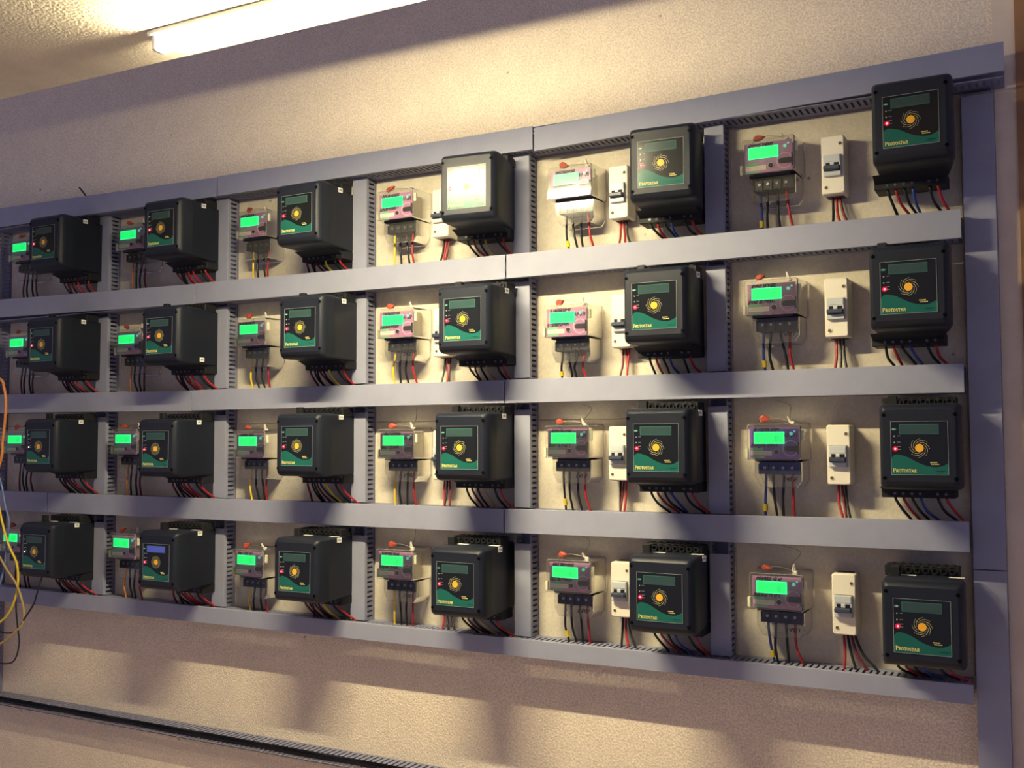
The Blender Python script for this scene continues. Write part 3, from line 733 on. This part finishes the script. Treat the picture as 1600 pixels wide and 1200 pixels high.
BW = {(0,5): ['black','red','maroon'], (1,5): ['red','black','black'], (2,5): ['red','maroon','black'], (3,5): ['red','black','maroon','black'],
      (0,4): ['red','red','black'], (1,4): ['maroon','red','red'], (2,4): ['black','maroon','red'], (3,4): ['black','red','black'],
      (0,3): ['black','red','maroon'], (1,3): ['black','red','black'], (2,3): ['red','black','maroon'], (3,3): ['red','black','black']}
for c in (3, 4, 5):
    for r in range(4):
        bx, bz = BX[c][r], BZ[r][c]
        rng = random.Random(900+r*10+c)
        if c == 5: lab = 'cream circuit breaker box standing clear beside the sixth controller of the %s row' % ROWN[r]
        elif c == 4: lab = 'cream circuit breaker box half hidden behind the fifth controller of the %s row' % ROWN[r]
        else: lab = 'cream circuit breaker box mostly hidden behind the fourth controller of the %s row' % ROWN[r]
        t = thing('circuit_breaker_box', lab, 'circuit breaker', (bx, BOARD, bz), 'circuit breaker boxes')
        link('enclosure', ME['enclosure'], t)
        link('screw', ME['cover_hole'], t, (0.0185, 0, 0.0510)); link('screw', ME['cover_hole'], t, (-0.0165, 0, -0.0560))
        bm_ = link('breaker_module', ME['breaker_module'], t); bm_['label'] = 'grey switch module'
        o = link('toggle', ME['toggle'], bm_); o['label'] = 'dark switch toggle'
        zend = HZ[r+1][1]-0.012-bz
        cols = BW[(r, c)]
        sw = {(3,5): 0.030, (0,5): 0.018, (0,4): 0.016, (3,4): 0.020, (3,3): 0.02}.get((r, c), 0.008)
        for k, cl in enumerate(cols):
            x = -0.008 + 0.0085*k
            e = x + (sw*(0.1+k*0.55) if sw > 0.015 else rng.uniform(-0.004, 0.012))
            wire(t, [(x, -0.020, -0.070), (x, -0.022, -0.078), (x*0.6+e*0.4+rng.uniform(-.003,.003), -0.030, -0.076*0.5+zend*0.5), (e, -0.040, zend+0.012), (e, -0.040, zend-0.010)], cl, 0.0033)

# ------------------------------------------------------------------ loose cables by the left edge
def loose(name, label, pts, colr, r):
    b = MB(); b.tube(pts, r, n=7, sub=8)
    return tag(b.build(name, M['wire_'+colr]), label, 'cable', 'loose cables at the left edge')
YL = -0.16
loose('loose_cable', 'orange loose cable hanging at the left edge beside the second and third rows', [(-1.24,0.03,1.02),(-1.10,YL+.06,1.0),(-1.0,YL,0.965),(-0.872,YL,0.922),(-0.850,YL,0.892),(-0.838,YL,0.846),(-0.839,YL,0.778),(-0.850,YL,0.698),(-0.858,YL,0.630),(-0.927,YL,0.492),(-1.10,YL+.06,0.33),(-1.24,0.03,0.25)], 'orange', 0.0050)
loose('loose_cable', 'blue loose cable crossing in front of the lower left meter display', [(-1.24,0.03,0.93),(-1.05,YL+.03,0.80),(-0.934,YL,0.675),(-0.859,YL,0.562),(-0.828,YL,0.472),(-0.805,YL,0.416),(-0.816,YL,0.337),(-0.827,YL,0.247),(-0.878,YL,0.132),(-1.05,YL+.06,-0.08),(-1.24,0.03,-0.2)], 'steelblue', 0.0042)
loose('loose_cable', 'yellow loose cable looping back left beside the first controller of the bottom row', [(-1.24,0.03,0.88),(-1.05,YL+.04,0.76),(-0.933,YL-.01,0.629),(-0.857,YL-.01,0.489),(-0.826,YL-.012,0.416),(-0.789,YL-.012,0.339),(-0.759,YL,0.273),(-0.750,YL,0.207),(-0.768,YL,0.140),(-0.814,YL,0.081),(-0.910,YL,0.028),(-1.08,YL+.06,-0.03),(-1.24,0.03,-0.06)], 'yellow', 0.0042)
loose('loose_cable', 'tan loose cable making the lowest wide loop at the left edge', [(-1.24,0.03,0.46),(-1.05,YL+.05,0.39),(-0.921,YL,0.333),(-0.850,YL-.008,0.300),(-0.796,YL-.01,0.249),(-0.743,YL-.008,0.197),(-0.717,YL,0.121),(-0.722,YL,0.066),(-0.754,YL-.008,0.035),(-0.811,YL-.01,-0.003),(-0.907,YL-.01,-0.039),(-1.08,YL+.05,-0.11),(-1.24,0.03,-0.16)], 'tan', 0.0040)
loose('loose_cable', 'thin black loose cable hanging from under the first bottom-row controller', [(-0.680,-0.02,0.30),(-0.655,-0.10,0.262),(-0.647,YL+.02,0.236),(-0.652,YL,0.170),(-0.667,YL,0.136),(-0.719,YL,0.077),(-0.755,YL+.008,0.041),(-0.822,YL+.01,0.025),(-0.910,YL+.012,0.034),(-1.08,YL+.07,0.02),(-1.24,0.03,0.0)], 'black', 0.0030)
loose('loose_cable', 'thin black cable tail curling against the wall below the bottom row at left', [(-0.775,YL+.01,0.170),(-0.767,YL+.008,0.107),(-0.758,YL+.01,0.041),(-0.750,YL+.01,-0.002),(-0.765,YL+.01,-0.054),(-0.801,YL+.01,-0.078),(-0.906,YL+.02,-0.083),(-1.08,YL+.09,-0.07),(-1.24,0.03,-0.05)], 'black', 0.0028)
b = MB(); b.tube([(-0.670,0.03,1.585),(-0.676,0.03,1.603),(-0.711,0.03,1.638)], 0.0035, n=6, sub=3)
tag(b.build('cable_stub', M['wire_black']), 'short cut cable end poking up above the top trunking near the left', 'cable')
